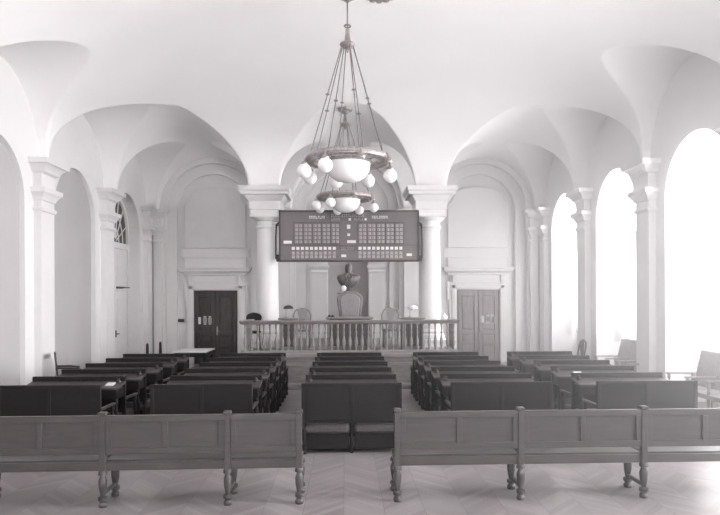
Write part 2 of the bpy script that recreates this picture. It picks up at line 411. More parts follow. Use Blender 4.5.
for s_ in (-1, 1):                      # low pilasters with imposts either side of the bust niche
    n_tr[0] += 1
    r = sempty('trim_%d' % n_tr[0], 'low white pilaster with impost beside the bust niche', 'pilaster', (0, 0, 0))
    xa, xb = sorted((s_ * .68 + .02, s_ * 1.20 + .02))
    MB().box(xa, xb, 19.98, 20.1, 0, 2.92).build('shaft', 'stone', r)
    MB().loft(xa, xb, 19.98, 20.1, [(2.92, 0), (2.93, .03), (2.97, .03), (2.99, 0), (3.04, .01), (3.07, .05), (3.12, .07), (3.16, .07), (3.17, .0)], sides=(1, 1, 1, 0)).build('impost', 'stone', r)
    MB().box(xa + .06, xb - .06, 20.0, 20.1, 3.17, 5.2).build('upper_strip', 'stone', r)

# ------------------------------------------------------------------ columns
PZ0 = .832
def column(x, label):
    t = thing('column', label, 'column', (x, YC, 0), 0, 'round columns at the rostrum')
    MB().loft(-.42, .42, -.42, .42, [(PZ0, 0), (.95, 0), (.96, .03), (1.02, .03), (1.03, 0)]).build('pedestal', 'stone', t)
    MB().lathe((0, 0, 1.02), [(0, .38), (.10, .38), (.14, .36), (.15, .33), (.20, .345), (.25, .32), (.27, .30)], 32).build('column_base', 'stone', t)
    sh = [(1.27 + (4.02 - 1.27) * i / 12, .295 - .03 * (i / 12) ** 1.6) for i in range(13)]
    MB().lathe((0, 0, 0), sh, 40).build('shaft', 'stone', t)
    c = MB().lathe((0, 0, 0), [(3.90, .268), (3.91, .29), (3.94, .30), (3.97, .29), (3.98, .266), (4.08, .268), (4.10, .31), (4.14, .36), (4.18, .38)], 32)
    c.loft(-.38, .38, -.38, .38, [(4.17, .0), (4.18, .02), (4.24, .02), (4.25, 0)])
    c.build('capital', 'stone', t)
    MB().loft(-.37, .37, -.37, .37, [(4.24, 0), (4.36, 0), (4.37, .03), (4.40, .03), (4.58, .03), (4.60, .06), (4.66, .10), (4.72, .13), (4.73, .22), (4.80, .23), (4.83, .26), (4.90, .27), (4.93, .27)]).build('entablature', 'stone', t, ang=25)
    return t
column(-2.10, 'round white column left of the hanging voting board')
column(2.14, 'round white column right of the hanging voting board')

# ------------------------------------------------------------------ end wall doors
def door_bay(xc, n, mname, label, tagpx):
    w = .70; top = 2.36; Y0 = 20.08
    r = sempty('door_%d' % n, label, 'door', (xc, Y0, 0))
    MB().box(-w, w, -.05, .0, 0, top).build('door_frame', mname, r, bevel=.004)
    for s_ in (-1, 1):
        lf = MB(); xa, xb = sorted((s_ * .015, s_ * (w - .05)))
        # stiles and rails round sunk panels
        zz = [(.16, .56), (.68, .92), (1.06, 2.16)]
        lf.box(xa, xa + .11, -.10, -.045, .02, top - .05); lf.box(xb - .11, xb, -.10, -.045, .02, top - .05)
        prev = .02
        for a, b_ in zz + [(top - .05, None)]:
            lf.box(xa + .11, xb - .11, -.10, -.045, prev, a); prev = b_
        leaf = lf.build('door_leaf', mname, r, bevel=.006)
        for a, b_ in zz:
            MB().loft(xa + .14, xb - .14, -.085, -.05, [(a + .03, 0), (b_ - .03, 0)]).build('panel', mname, leaf, bevel=.012)
    h = MB().lathe((.05, -.12, 1.05), [(-.06, .012), (.06, .012)], 10); h.tube([(.05, -.10, 1.05), (.05, -.15, 1.05), (.13, -.15, 1.05)], .011)
    h.box(.03, .07, -.11, -.10, .93, 1.2)
    h.build('door_handle', 'bronze', r)
    # notice with large figures on the leaf
    s_ = -1 if n == 1 else 1
    px = s_ * .33
    pl = MB(); k = 0
    for i, dx in enumerate((-.17, -.01, .15)):
        x0 = px + dx
        if i == 0: pl.box(x0 - .055, x0 + .03, -.104, -.098, 1.28, 1.50)
        else: pl.lathe((0, 0, 0), [(0, .001), (.001, .001)], 3); pl.box(x0 - .06, x0 + .06, -.106, -.098, 1.32, 1.48); pl.box(x0 - .04, x0 + .04, -.106, -.098, 1.26, 1.54)
    pl.build('notice', 'lampw' if n == 2 else 'paper', r)['label'] = 'white notice on the door leaf'
    # surround
    n_tr[0] += 1
    q = sempty('trim_%d' % n_tr[0], 'white door surround with cornice and blind panel above', 'door surround', (xc, Y0, 0))
    sd = MB()
    for s_ in (-1, 1):
        xa, xb = sorted((s_ * (w + .0), s_ * (w + .24)))
        sd.box(xa, xb, -.12, 0, 0, 2.62); xa, xb = sorted((s_ * (w + .24), s_ * (w + .31))); sd.box(xa, xb, -.12, 0, 2.05, 2.62)
        xa, xb = sorted((s_ * (w + .03), s_ * (w + .16))); sd.box(xa, xb, -.15, -.11, 0, top + .15)
    sd.box(-w, w, -.12, 0, top, 2.62); sd.box(-w - .16, w + .16, -.15, -.11, top + .04, top + .17)
    sd.build('architrave', 'stone', q, bevel=.012)
    MB().box(-w - .2, w + .2, -.10, 0, 2.62, 2.84).build('frieze', 'stone', q, bevel=.01)
    for s_ in (-1, 1):
        MB().loft(s_ * (w + .08) - .05, s_ * (w + .08) + .05, -.14, -.08, [(2.55, 0), (2.60, .01), (2.72, .02), (2.84, .04)], sides=(0, 0, 1, 0)).build('console', 'stone', q)
    MB().loft(-w - .22, w + .22, -.10, 0, [(2.84, 0), (2.85, .05), (2.90, .06), (2.94, .12), (2.97, .20), (3.03, .21), (3.06, .24), (3.09, .24)], sides=(1, 1, 1, 0)).build('cornice', 'stone', q, ang=25)
    MB().box(-1.0, 1.0, -.10, 0, 3.09, 3.42).build('blocking_course', 'stone', q, bevel=.02)
    MB().box(-1.12, 1.12, -.05, 0, 3.42, 3.72).build('plinth_course', 'stone', q, bevel=.01)
    # shouldered blind panel
    pts = [(-.98, 3.72), (.98, 3.72), (.98, 5.14)]
    pts += [(.98 - .17 * sin(a), 5.14 + .17 * (1 - cos(a)) + .02) for a in [pi / 2 * i / 5 for i in range(1, 6)]]
    pts += [(.80, 5.42)] + [(.80 * cos(pi * i / 12), 5.42 + .28 * sin(pi * i / 12)) for i in range(1, 12)] + [(-.80, 5.42)]
    pts += [(-.98 + .17 * sin(a), 5.14 + .17 * (1 - cos(a)) + .02) for a in [pi / 2 * i / 5 for i in range(5, 0, -1)]]
    pts += [(-.98, 5.14)]
    MB().prism(pts, -.10, 0).build('blind_panel', 'stone', q, bevel=.02)
door_bay(-XS + .02, 1, 'door_dark', 'dark panelled double door left of the rostrum', None)
door_bay(XS - .02, 2, 'door_pale', 'pale panelled double door right of the rostrum', None)
sw = MB().box(-.10, .10, -.05, 0, -.05, .05).build('switch_box', 'iron', None, bevel=.008); sw.location = at(181, 320.5, 20.05)
sw.location.y = 20.08; tag(sw, 'small dark box on the wall left of the dark door', 'switch box')

# ------------------------------------------------------------------ white arched door in the left wall (last bay)
yc = BAYS[-1]; xd = -WW - .42
r = sempty('door_3', 'tall white arched door with a leaded fanlight', 'door', (xd, yc, 0))
def TLd(u, z, d): return (d, u, z)
fr = MB()
fr.box(0, .10, -NR, -NR + .10, 0, NZ); fr.box(0, .10, NR - .10, NR, 0, NZ)
for i in range(NS):
    a, b_ = pi * i / NS, pi * (i + 1) / NS
    for (p, q) in ((a, b_),):
        o1 = [(0, -NR * cos(p), NZ + NR * sin(p)), (0, -NR * cos(q), NZ + NR * sin(q)), (0, -(NR - .1) * cos(q), NZ + (NR - .1) * sin(q)), (0, -(NR - .1) * cos(p), NZ + (NR - .1) * sin(p))]
        fr.add(o1 + [(.10, y, z) for _, y, z in o1], [(0, 1, 2, 3), (7, 6, 5, 4), (0, 4, 5, 1), (2, 6, 7, 3), (1, 5, 6, 2), (0, 3, 7, 4)])
fr.box(0, .14, -NR + .05, NR - .05, 3.55, 3.72)
fr.build('door_frame', 'white_wood', r)
for s_ in (-1, 1):
    ya, yb = sorted((s_ * .01, s_ * (NR - .10))); lf = MB()
    lf.box(0, .06, ya, yb, 0.02, 3.55)
    leaf = lf.build('door_leaf', 'white_wood', r, bevel=.005)
    for a, b_ in ((.25, 1.05), (1.25, 2.1), (2.3, 3.4)):
        MB().box(.05, .08, ya + .14, yb - .14, a, b_).build('panel', 'white_wood', leaf, bevel=.015)
mb = MB(); arch_fill(mb, TLd, 0, NR - .10, NZ, 3.72, .03); mb.build('fanlight_glass', 'darkglass', r, smooth=False)
mt = MB()
for rr in (.32, .64):
    mt.tube([(.06, -rr * cos(pi * i / 12), 3.72 + rr * sin(pi * i / 12) * 1.25) for i in range(13)], .016, 6)
for a in (20, 45, 70, 90, 110, 135, 160):
    a = radians(a); mt.tube([(.06, .12 * cos(a), 3.74 + .12 * sin(a)), (.06, .93 * cos(a), 3.74 + min(1.22, .93 * sin(a) * 1.4 + .05))], .016, 6)
mt.build('muntins', 'white_wood', r)
mb = MB().tube([(.07, .05, 1.1), (.16, .05, 1.1), (.16, -.12, 1.1)], .014); mb.box(.05, .075, .02, .08, 1.0, 1.2); mb.build('door_handle', 'iron', r)
bl = MB().box(.06, .10, .10, .52, 2.40, 2.46); bl.tube([(.09, .5, 2.43), (.30, .5, 2.43), (.33, -.1, 2.43)], .016); bl.build('door_closer', 'iron', r)

# small gridded plate on the left wall
p = at(6, 239, 11.0)
gp = thing('wall_grille', 'small dark gridded plate on the left wall niche', 'grille', (-WW - .10, 11.0, p.z))
MB().box(-.0, .02, -.13, .13, -.105, .105).build('plate', 'iron', gp)
mb = MB()
for i in range(4): mb.box(.018, .03, -.125 + i * .077, -.105 + i * .077, -.1, .1)
for i in range(4): mb.box(.018, .03, -.13, .13, -.1 + i * .06, -.085 + i * .06)
mb.build('grid', 'plate', gp)

# ------------------------------------------------------------------ right windows + curtains
def window(n, T, label):
    """T maps (u, z, d) to world; u across"""
    r = sempty('window_%d' % n, label, 'window', (0, 0, 0))
    R0 = .98
    fr = MB()
    def bar(u0, u1, z0, z1, d0, d1):
        vs = [T(u, z, d) for d in (d0, d1) for z in (z0, z1) for u in (u0, u1)]
        fr.add(vs, [(0, 2, 3, 1), (4, 5, 7, 6), (0, 1, 5, 4), (2, 6, 7, 3), (0, 4, 6, 2), (1, 3, 7, 5)])
    bar(-R0, -R0 + .08, .95, NZ, .06, .14); bar(R0 - .08, R0, .95, NZ, .06, .14); bar(-R0, R0, .95, 1.05, .06, .16)
    bar(-R0, R0, 3.58, 3.72, .03, .16); bar(-.04, .04, .95, 3.6, .06, .14)
    for z in (1.9, 2.75): bar(-R0, R0, z - .018, z + .018, .08, .12)
    for i in range(NS):
        a, b_ = pi * i / NS, pi * (i + 1) / NS
        vs = []
        for d in (.06, .14):
            for rr, t in ((R0, a), (R0, b_), (R0 - .08, b_), (R0 - .08, a)): vs.append(T(-rr * cos(t), NZ + rr * sin(t), d))
        fr.add(vs, [(0, 1, 2, 3), (7, 6, 5, 4), (0, 4, 5, 1), (2, 6, 7, 3), (1, 5, 6, 2), (0, 3, 7, 4)])
    for i in range(14):
        a, b_ = pi * i / 14, pi * (i + 1) / 14; vs = []
        for d in (.07, .12):
            for rr, t in ((.45, a), (.45, b_), (.41, b_), (.41, a)): vs.append(T(-rr * cos(t), 3.72 + rr * sin(t), d))
        fr.add(vs, [(0, 1, 2, 3), (7, 6, 5, 4), (0, 4, 5, 1), (2, 6, 7, 3), (1, 5, 6, 2), (0, 3, 7, 4)])
    for a in (30, 60, 90, 120, 150):
        a = radians(a); e = 1.0 if a != pi / 2 else 1.2
        fr.tube([T(.43 * cos(a), 3.72 + .43 * sin(a), .1), T(.95 * cos(a) * (1 if abs(cos(a)) > .3 else 1), 3.72 + min(1.25, .95 * sin(a) * 1.25), .1)], .018, 6)
    fr.build('window_frame', 'white_wood', r)
    g_ = MB(); arch_fill(g_, lambda u, z, d: T(u, z, d), 0, R0 - .02, NZ, 1.0, .10); g_.build('pane', 'glass', r, smooth=False)
    return r
pos = ['behind the camera'] * 3 + ['nearest the camera', 'nearest the camera', 'second from the camera', 'by the rostrum']
for i, yc in enumerate(BAYS):
    window(i + 1, (lambda yc: lambda u, z, d: (WW + .80 + d, yc + u, z))(yc), 'tall arched white-framed window in the right wall')
for i, xc in enumerate((-3.6, 0, 3.6)):
    window(i + 8, (lambda xc: lambda u, z, d: (xc + u * 1.1, YR - .1 - d, z))(xc), 'unseen arched window added in the rear wall for fill light')
def curtain(yc, s_, label):
    # a gathered sheer hanging beside the glass; real folds, thin thickness
    y0, y1 = (yc + s_ * 1.0, yc + s_ * .30)
    vs = []; fs = []; n = 48; zs = [1.02, 1.6, 2.2, 2.9, 3.4, 3.62]
    for j, z in enumerate(zs):
        for i in range(n + 1):
            t = i / n; sp = 1 - .18 * sin((z - 1.02) / 2.6 * pi)
            y = y0 + (y1 - y0) * t * sp; x = WW + .70 + .028 * sin(t * 2 * pi * 7) * (1 if j < 5 else .7)
            vs.append((x, y, z))
    for j in range(len(zs) - 1):
        for i in range(n): a = j * (n + 1) + i; fs.append((a, a + 1, a + n + 2, a + n + 1))
    c = MB().add(vs, fs).build('curtain', 'curtain'); m = c.modifiers.new('cloth', 'SOLIDIFY'); m.thickness = .003
    tag(c, label, 'curtain', 'white window curtains')
    return c
for i, wt in ((4, 'in the window at the right edge of the photo'), (5, 'in the middle window niche of the right wall'), (6, 'in the right-wall window nearest the rostrum')):
    curtain(BAYS[i], 1, 'sheer white curtain ' + wt)

# ------------------------------------------------------------------ rostrum
XL, XR = at(241, 340, 14.2).x, at(458, 340, 14.2).x
XM = (XL + XR) / 2
PZ = .83
t = thing('rostrum', 'raised oak rostrum platform with a panelled front below the balustrade', 'platform', (XM, 14.2, 0))
hw = (XR - XL) / 2
mb = MB().box(-hw + .02, hw - .02, .06, 5.38, 0, PZ - .12)
mb.build('platform', 'oak', t)
fp = MB().box(-hw, hw, 0.0, .08, .15, .58)
for i in range(6):
    w_ = 2 * hw / 6; fp.box(-hw + i * w_ - .0, -hw + i * w_ + .08, -.02, .02, .15, .6)
fp.box(-hw, hw, -.025, .03, .53, .62)
fp.build('front_panel', 'oak', t, bevel=.008)
MB().loft(-hw, hw, 0, 5.36, [(.62, 0), (.66, .02), (.72, .02), (.74, .05), (.81, .06), (PZ, .05)], sides=(1, 1, 1, 0)).build('cornice', 'oak', t)
MB().loft(-hw, hw, -.02, 5.36, [(0, .03), (.12, .03), (.15, 0)], sides=(1, 1, 1, 0)).build('plinth', 'oak', t)
# balustrade
bt = thing('balustrade', 'long turned-baluster railing across the front of the rostrum', 'balustrade', (XM, 14.26, PZ))
BH = .76
MB().loft(-hw - .02, hw + .02, -.07, .07, [(BH - .09, -.03), (BH - .07, 0), (BH - .02, .02), (BH, .01)]).build('handrail', 'oak', bt)
MB().loft(-hw, hw, -.05, .05, [(0, .01), (.05, .01), (.07, -.01)]).build('bottom_rail', 'oak', bt)
BP = [(0, .030), (.03, .030), (.035, .020), (.06, .022), (.10, .034), (.16, .045), (.22, .040), (.30, .024), (.36, .017), (.39, .026), (.41, .028), (.43, .018), (.48, .017), (.54, .024), (.57, .022), (.575, .030), (.605, .030)]
n_b = 35
bmesh0 = MB().lathe((0, 0, 0), BP, 12).build('baluster', 'oak', bt)
for i in range(n_b):
    x = -hw + .09 + (2 * hw - .18) * i / (n_b - 1)
    if i == 0: o = bmesh0
    else: o = bmesh0.copy(); COL.objects.link(o)
    o.parent = bt; o.location = (x, 0, .068)
for s_, lab in ((-1, 'left'), (1, 'right')):
    sb = thing('balustrade', 'short side return of the railing at the %s end of the rostrum' % lab, 'balustrade', (XM + s_ * (hw - .07), 14.345, PZ))
    MB().loft(-.06, .06, 0, .95, [(BH - .09, -.03), (BH - .07, 0), (BH - .02, .02), (BH, .01)]).build('handrail', 'oak', sb)
    MB().loft(-.05, .05, 0, .95, [(0, .01), (.05, .01), (.07, -.01)]).build('bottom_rail', 'oak', sb)
    for i in range(6):
        o = bmesh0.copy(); COL.objects.link(o); o.parent = sb; o.location = (0, .08 + i * .143, .068)

def cabinet_desk(x0, x1, y0, y1, h, name, label):
    t = thing(name, label, 'desk', ((x0 + x1) / 2, (y0 + y1) / 2, PZ)); w = (x1 - x0) / 2; d = (y1 - y0) / 2
    MB().box(-w, w, -d, d, h - .04, h).build('desk_top', 'oak', t, bevel=.01)
    MB().box(-w + .05, w - .05, -d + .05, -d + .08, .10, h - .04).build('front_panel', 'desk', t, bevel=.004)
    for s_ in (-1, 1):
        MB().box(s_ * (w - .06) - .03, s_ * (w - .06) + .03, -d + .04, d - .04, 0, h - .04).build('side_panel', 'oak', t, bevel=.006)
    return t
a = at(326, 318, 15.3); b_ = at(373, 318, 15.3)
cabinet_desk(a.x, b_.x, 15.0, 15.6, .80, 'rostrum_desk', "wide oak chairman's desk in the middle of the rostrum")
a = at(279, 318, 15.2); b_ = at(299, 318, 15.2)
cabinet_desk(a.x, b_.x, 14.95, 15.4, .79, 'side_desk', "small side desk left of the chairman's desk on the rostrum")
a2 = at(400, 318, 15.2); b2 = at(424, 318, 15.2)
cabinet_desk(a2.x, b2.x, 14.95, 15.4, .79, 'side_desk', "small side desk right of the chairman's desk on the rostrum")

# chairman's high chair
cx = at(350, 300, 16.3).x
t = thing('high_backed_chair', 'tall upholstered chair with a curved back behind the rostrum desk', 'chair', (cx, 16.3, PZ + .004))
out = []
def backshape(w, z0, z1):
    pts = [(-w * .72, z0), (w * .72, z0)]
    side = [(w * .80, .15), (w * .93, .50), (w * 1.02, .74), (w * .96, .86), (w * .70, .93), (w * .3, 1.0)]
    pts += [(x, z0 + (z1 - z0) * k) for x, k in side]; pts += [(-x, z0 + (z1 - z0) * k) for x, k in reversed(side)]
    return pts
MB().prism(backshape(.34, .50, 1.46), .22, .28).build('back_frame', 'bustm', t, bevel=.02)
MB().prism(backshape(.27, .58, 1.38), .17, .24).build('backrest', 'chairfab', t, bevel=.03)
MB().box(-.31, .31, -.26, .26, .40, .50).build('seat', 'chairfab', t, bevel=.03)
for s_ in (-1, 1):
    MB().tube([(s_ * .33, .22, .72), (s_ * .36, 0, .74), (s_ * .36, -.22, .70)], [.025, .028, .035]).build('armrest', 'bustm', t)
    for yy in (-.22, .24):
        MB().tube([(s_ * .29, yy, .41), (s_ * .30, yy, .2), (s_ * .31, yy * 1.1, 0)], [.035, .028, .022]).build('leg', 'bustm', t)
    MB().tube([(s_ * .34, -.18, .71), (s_ * .30, -.2, .48)], .02).build('arm_post', 'bustm', t)

def splat_chair(loc, rz, label, m='desk', group=None, H=1.0):
    t = thing('splat_back_chair', label, 'chair', loc, rz, group)
    MB().loft(-.22, .22, -.21, .20, [(.42, 0), (.44, .01), (.47, .01), (.48, 0)]).build('seat', m, t)
    for s_ in (-1, 1):
        MB().tube([(s_ * .19, -.19, .43), (s_ * .19, -.19, 0)], [.022, .015]).build('leg', m, t)
        MB().tube([(s_ * .19, .19, .45), (s_ * .19, .24, 0)], [.022, .016]).build('leg', m, t)
    fr = MB().tube([(-.19, .19, .42), (-.215, .21, .62), (-.22, .25, .84), (-.17, .27, H - .05), (0, .28, H), (.17, .27, H - .05), (.22, .25, .84), (.215, .21, .62), (.19, .19, .42)], .021, 8)
    fr.build('back_frame', m, t)
    MB().prism([(-.07, .46), (.07, .46), (.05, .60), (.085, .74), (.12, H - .08), (.10, H - .02), (-.10, H - .02), (-.12, H - .08), (-.085, .74), (-.05, .60)], .22, .245).build('splat', m, t)
    return t
c1 = at(302, 315, 16.0); splat_chair((c1.x, 15.8, PZ + .004), 0, 'splat-back chair behind the left side desk on the rostrum', 'chairfab', 'clerks chairs on the rostrum')
c2 = at(390.5, 315, 16.0); splat_chair((c2.x, 15.75, PZ + .004), 0, 'splat-back chair beside the right side desk on the rostrum', 'chairfab', 'clerks chairs on the rostrum')
# round-backed chairs by the columns
def round_chair(loc, rz, label, m):
    t = thing('round_backed_chair', label, 'chair', loc, rz)
    MB().lathe((0, 0, .40), [(0, .18), (.02, .21), (.05, .21), (.06, .18)], 20).build('seat', m, t)
    MB().prism([(.20 * cos(a), .78 + .13 * sin(a)) for a in [pi * i / 10 for i in range(11)]] + [(-.17, .68), (.17, .68)], .17, .205).build('backrest', m, t, bevel=.01)
    for s_ in (-1, 1):
        MB().tube([(s_ * .14, .17, .42), (s_ * .15, .19, .72)], .015).build('back_post', m, t)
        MB().tube([(s_ * .13, -.13, .41), (s_ * .16, -.17, 0)], [.02, .014]).build('leg', m, t)
        MB().tube([(s_ * .13, .13, .41), (s_ * .16, .18, 0)], [.02, .014]).build('leg', m, t)
round_chair((-2.38, 15.44, PZ + .004), 0, 'dark round-backed chair at the left corner of the rostrum', 'pew')

# desk lamps on the side desks
def desk_lamp(p, label, shade):
    t = thing('desk_lamp', label, 'lamp', p)
    MB().lathe((0, 0, 0), [(0, .06), (.012, .06), (.02, .03), (.03, .012)], 16).build('lamp_base', 'bronze', t)
    MB().tube([(0, 0, .02), (0, 0, .22), (.01, -.01, .27)], .007).build('stem', 'bronze', t)
    MB().lathe((.06, -.02, .22), [(0, .12), (.03, .12), (.06, .10), (.085, .05), (.09, .02)], 20, sy=.8).build('lamp_shade', shade, t)
    MB().sphere((.06, -.02, .205), .035, 12, 8).build('bulb', 'globe', t)
    return t
p = at(286, 316, 15.15); desk_lamp((p.x, 15.15, PZ + .79), 'small desk lamp with a dark shade on the left side desk', 'iron')
p = at(410, 316, 15.15); desk_lamp((p.x, 15.15, PZ + .79), 'small desk lamp with a white shade on the right side desk', 'lampw')
p = at(444, 316, 14.7)
j = MB().lathe((0, 0, 0), [(0, .06), (.01, .075), (.06, .08), (.10, .06), (.12, .03), (.15, .025), (.16, .03)], 20).build('water_carafe', 'globe'); 
p2 = at(444, 316, 14.26); j.location = (p2.x, 14.26, PZ + BH)
tag(j, 'small white rounded vessel on the right end of the balustrade', 'vessel')
p3 = at(320, 317, 15.0)
ink = MB().box(-.09, .09, -.05, .05, 0, .02).lathe((-.04, 0, .02), [(0, .03), (.03, .03), (.04, .015)], 10).lathe((.04, 0, .02), [(0, .03), (.03, .03), (.04, .015)], 10).build('inkstand', 'black'); ink.location = (at(331, 317, 15.2).x, 15.2, PZ + .80)
tag(ink, "small dark inkstand on the left end of the chairman's desk", 'inkstand')

# globe lamp behind the chairman's chair
p = at(343.5, 288.3, 17.0)
t = thing('globe_lamp', 'small white globe lamp standing behind the tall rostrum chair', 'lamp', (p.x, 17.0, PZ))
MB().lathe((0, 0, 0), [(0, .13), (.02, .13), (.04, .03)], 20).build('lamp_base', 'bronze', t)
MB().tube([(0, 0, .03), (0, 0, p.z - PZ - .06)], .012).build('pole', 'bronze', t)
MB().sphere((0, 0, p.z - PZ), .085, 20, 12).build('globe', 'globe', t)

# bust on a pedestal
pb = at(348, 291, 18.8)
t = thing('bust', 'dark bust on a pedestal in the central niche behind the tall chair', 'bust', (pb.x + .02, 18.8, PZ))
hb = pb.z - PZ
MB().loft(-.28, .28, -.24, .24, [(0, .06), (.12, .06), (.15, 0), (hb - .14, 0), (hb - .11, .05), (hb - .05, .06), (hb - .04, .03)]).build('pedestal', 'oak', t)
MB().lathe((0, 0, hb - .04), [(0, .15), (.03, .15), (.05, .12), (.09, .07), (.14, .06), (.18, .09), (.20, .10)], 24).build('socle', 'bustm', t)
z0 = hb + .12
q = MB()

st = [(-.04, .05, .05), (-.03, .13, .10), (.03, .20, .13), (.08, .26, .15), (.14, .31, .165), (.22, .34, .18), (.30, .365, .17), (.36, .33, .15), (.40, .22, .125), (.43, .12, .105), (.46, .09, .095), (.54, .085, .09)]
vs = []; fs = []
for zz, wx, wy in st:
    for k in range(28):
        a = 2 * pi * k / 28; vs.append((wx * cos(a), wy * sin(a) * 1.0, z0 + zz))
for i in range(len(st) - 1):
    for k in range(28): fs.append((i * 28 + k, i * 28 + (k + 1) % 28, (i + 1) * 28 + (k + 1) % 28, (i + 1) * 28 + k))
fs.append(tuple(range(27, -1, -1))); fs.append(tuple((len(st) - 1) * 28 + k for k in range(28)))
q.add(vs, fs)
q.sphere((0, 0, z0 + .58), .13, 20, 14, sc=(.88, 1.02, 1.18)); q.sphere((0, -.07, z0 + .49), .062, 14, 10, sc=(1, .8, 1.3))
q.sphere((0, -.125, z0 + .575), .022, 10, 8, sc=(.8, 1, 1.6))
for s_ in (-1, 1):
    q.sphere((s_ * .104, .01, z0 + .575), .025, 10, 8, sc=(.5, 1, 1.5)); q.sphere((s_ * .04, -.105, z0 + .62), .028, 10, 8, sc=(1.3, .6, .5))
    q.sphere((s_ * .075, .0, z0 + .53), .05, 10, 8, sc=(.8, 1, 1.4))
q.sphere((0, .03, z0 + .65), .10, 16, 10, sc=(1.02, 1.05, .8))
o = q.build('figure', 'bustm', t)
md = o.modifiers.new('fuse', 'REMESH'); md.mode = 'VOXEL'; md.voxel_size = .012; md.use_smooth_shade = True
md = o.modifiers.new('soften', 'SMOOTH'); md.iterations = 4
lp = MB()
for s_ in (-1, 1): lp.tube([(s_ * .05, -.13, z0 + .40), (s_ * .10, -.16, z0 + .30), (s_ * .03, -.17, z0 + .16)], [.02, .03, .018], 8)
lp.build('lapels', 'bustm', t)

# ------------------------------------------------------------------ voting board
BY = 15.72
A = at(280, 211.5, BY); Bc = at(418, 260, BY); bl_ = at(280, 261, BY)
x0, x1 = A.x, Bc.x; z1 = A.z; z0 = (Bc.z + bl_.z) / 2
bw, bh = x1 - x0, z1 - z0
t = thing('voting_board', 'wide grey voting board with grids of plates hanging between the columns', 'board', (x0, BY, z0))
MB().box(0, bw, 0, .10, 0, bh).build('board_panel', 'board', t, smooth=False)
fr = MB(); e = .03
fr.box(-e / 2, bw + e / 2, -.02, .12, bh - e / 2, bh + e); fr.box(-e / 2, bw + e / 2, -.02, .12, -e, e / 2)
fr.box(-e, e / 2, -.02, .12, -e, bh + e); fr.box(bw - e / 2, bw + e, -.02, .12, -e, bh + e)
fr.build('frame', 'board_dark', t)
def bx(px): return (px - 280) / 138 * bw
def bz(py): return (261 - py) / 49.5 * bh
rnd = random.Random(4)
NPL = []
def grid(x_first, name):
    ln = MB()
    for c in range(6):
        xx = x_first - .9 + c * 9.2; ln.box(bx(xx - .18), bx(xx + .18), -.014, 0, bz(244), bz(223))
    ln.box(bx(x_first - 1), bx(x_first + 45.3), -.014, 0, bz(244.5), bz(244)); ln.box(bx(x_first - 1), bx(x_first + 45.3), -.014, 0, bz(223), bz(222.6))
    ln.build('grid_line', 'board_dark', t, smooth=False)
    for c in range(5):
        for k in (0, 1):
            for rw in range(5):
                xa = bx(x_first + c * 9.2 + .5 + k * 4.1); zz = bz(224.6 + rw * 4.05)
                ww, hh = bx(283.0) - bx(280), bz(200) - bz(202.7)
                if len(NPL) < 4:
                    pl = MB().box(0, ww, -.016, 0, -hh, 0)
                    for i in range(rnd.randint(1, 3)):      # worn, unreadable strokes
                        sx = ww * rnd.uniform(.05, .7); pl.box(sx, sx + ww * .22, -.019, -.015, -hh * rnd.uniform(.6, .95), -hh * rnd.uniform(.1, .4), 1)
                    o = pl.build('name_plate', ['plate', 'board'], t, smooth=False); NPL.append(o)
                else:
                    o = rnd.choice(NPL).copy(); COL.objects.link(o); o.parent = t
                o.location = (xa, 0, zz)
def lamps(px0):
    for i in range(10):
        xa = bx(px0 + i * 4.55); w_ = bx(283) - bx(280)
        for nm, m_, za, zb in (('signal_plate', 'lampw', 250.2, 247.2), ('number_plate', 'plate', 255, 252), ('number_plate', 'plate', 258.6, 255.8)):
            MB().box(xa, xa + w_, -.018, 0, bz(za), bz(zb)).build(nm, m_, t, smooth=False)
grid(294.5, 'left'); grid(358.5, 'right')
lamps(291.6); lamps(358.3)
def letters(px0, px1, py0, py1, n, m='lampw', name='lettering'):
    l = MB(); w_ = (bx(px1) - bx(px0)) / n; z_a, z_b = bz(py1), bz(py0); h_ = z_b - z_a; s = w_ * .2
    for i in range(n):
        xa = bx(px0) + i * w_; k = rnd.randint(0, 4)
        l.box(xa, xa + s, -.02, 0, z_a, z_b)
        if k != 1: l.box(xa, xa + w_ * .7, -.02, 0, z_b - h_ * .22, z_b)
        if k in (0, 2): l.box(xa + w_ * .5, xa + w_ * .7, -.02, 0, z_a, z_b)
        if k in (1, 3): l.box(xa, xa + w_ * .7, -.02, 0, z_a, z_a + h_ * .22)
        if k in (3, 4): l.box(xa, xa + w_ * .6, -.02, 0, z_a + h_ * .4, z_a + h_ * .6)
    return l.build(name, m, t, smooth=False)
letters(309, 325, 216, 219, 9); letters(372, 388, 216, 219, 9); letters(331, 364.5, 214.3, 217.2, 16, 'plate')
letters(331, 340, 218.2, 220.6, 4, 'plate'); letters(354, 364, 218.2, 220.6, 5, 'plate'); letters(341, 354.5, 247.8, 250.6, 7, 'plate')
mb = MB()
for (a_, b_, c_, d_) in ((283.6, 291.6, 241, 243.8), (347, 355.6, 240.6, 243.4), (341, 346, 255, 257.6), (406.5, 411.8, 254, 256.6), (348.5, 350.8, 218.4, 220.8), (364.5, 366.5, 218.4, 220.6), (346.8, 350.2, 225, 229), (347.2, 350, 233.8, 236.2)):
    MB().box(bx(a_), bx(b_), -.022, 0, bz(d_), bz(c_)).build('counter_plate', 'lampw', t, smooth=False)
ln = MB().box(bx(281), bx(417), -.006, 0, bz(245.9), bz(245.5)); ln.box(bx(330), bx(330.4), -.006, 0, bz(222), bz(213)); ln.build('divider', 'board_dark', t, smooth=False)
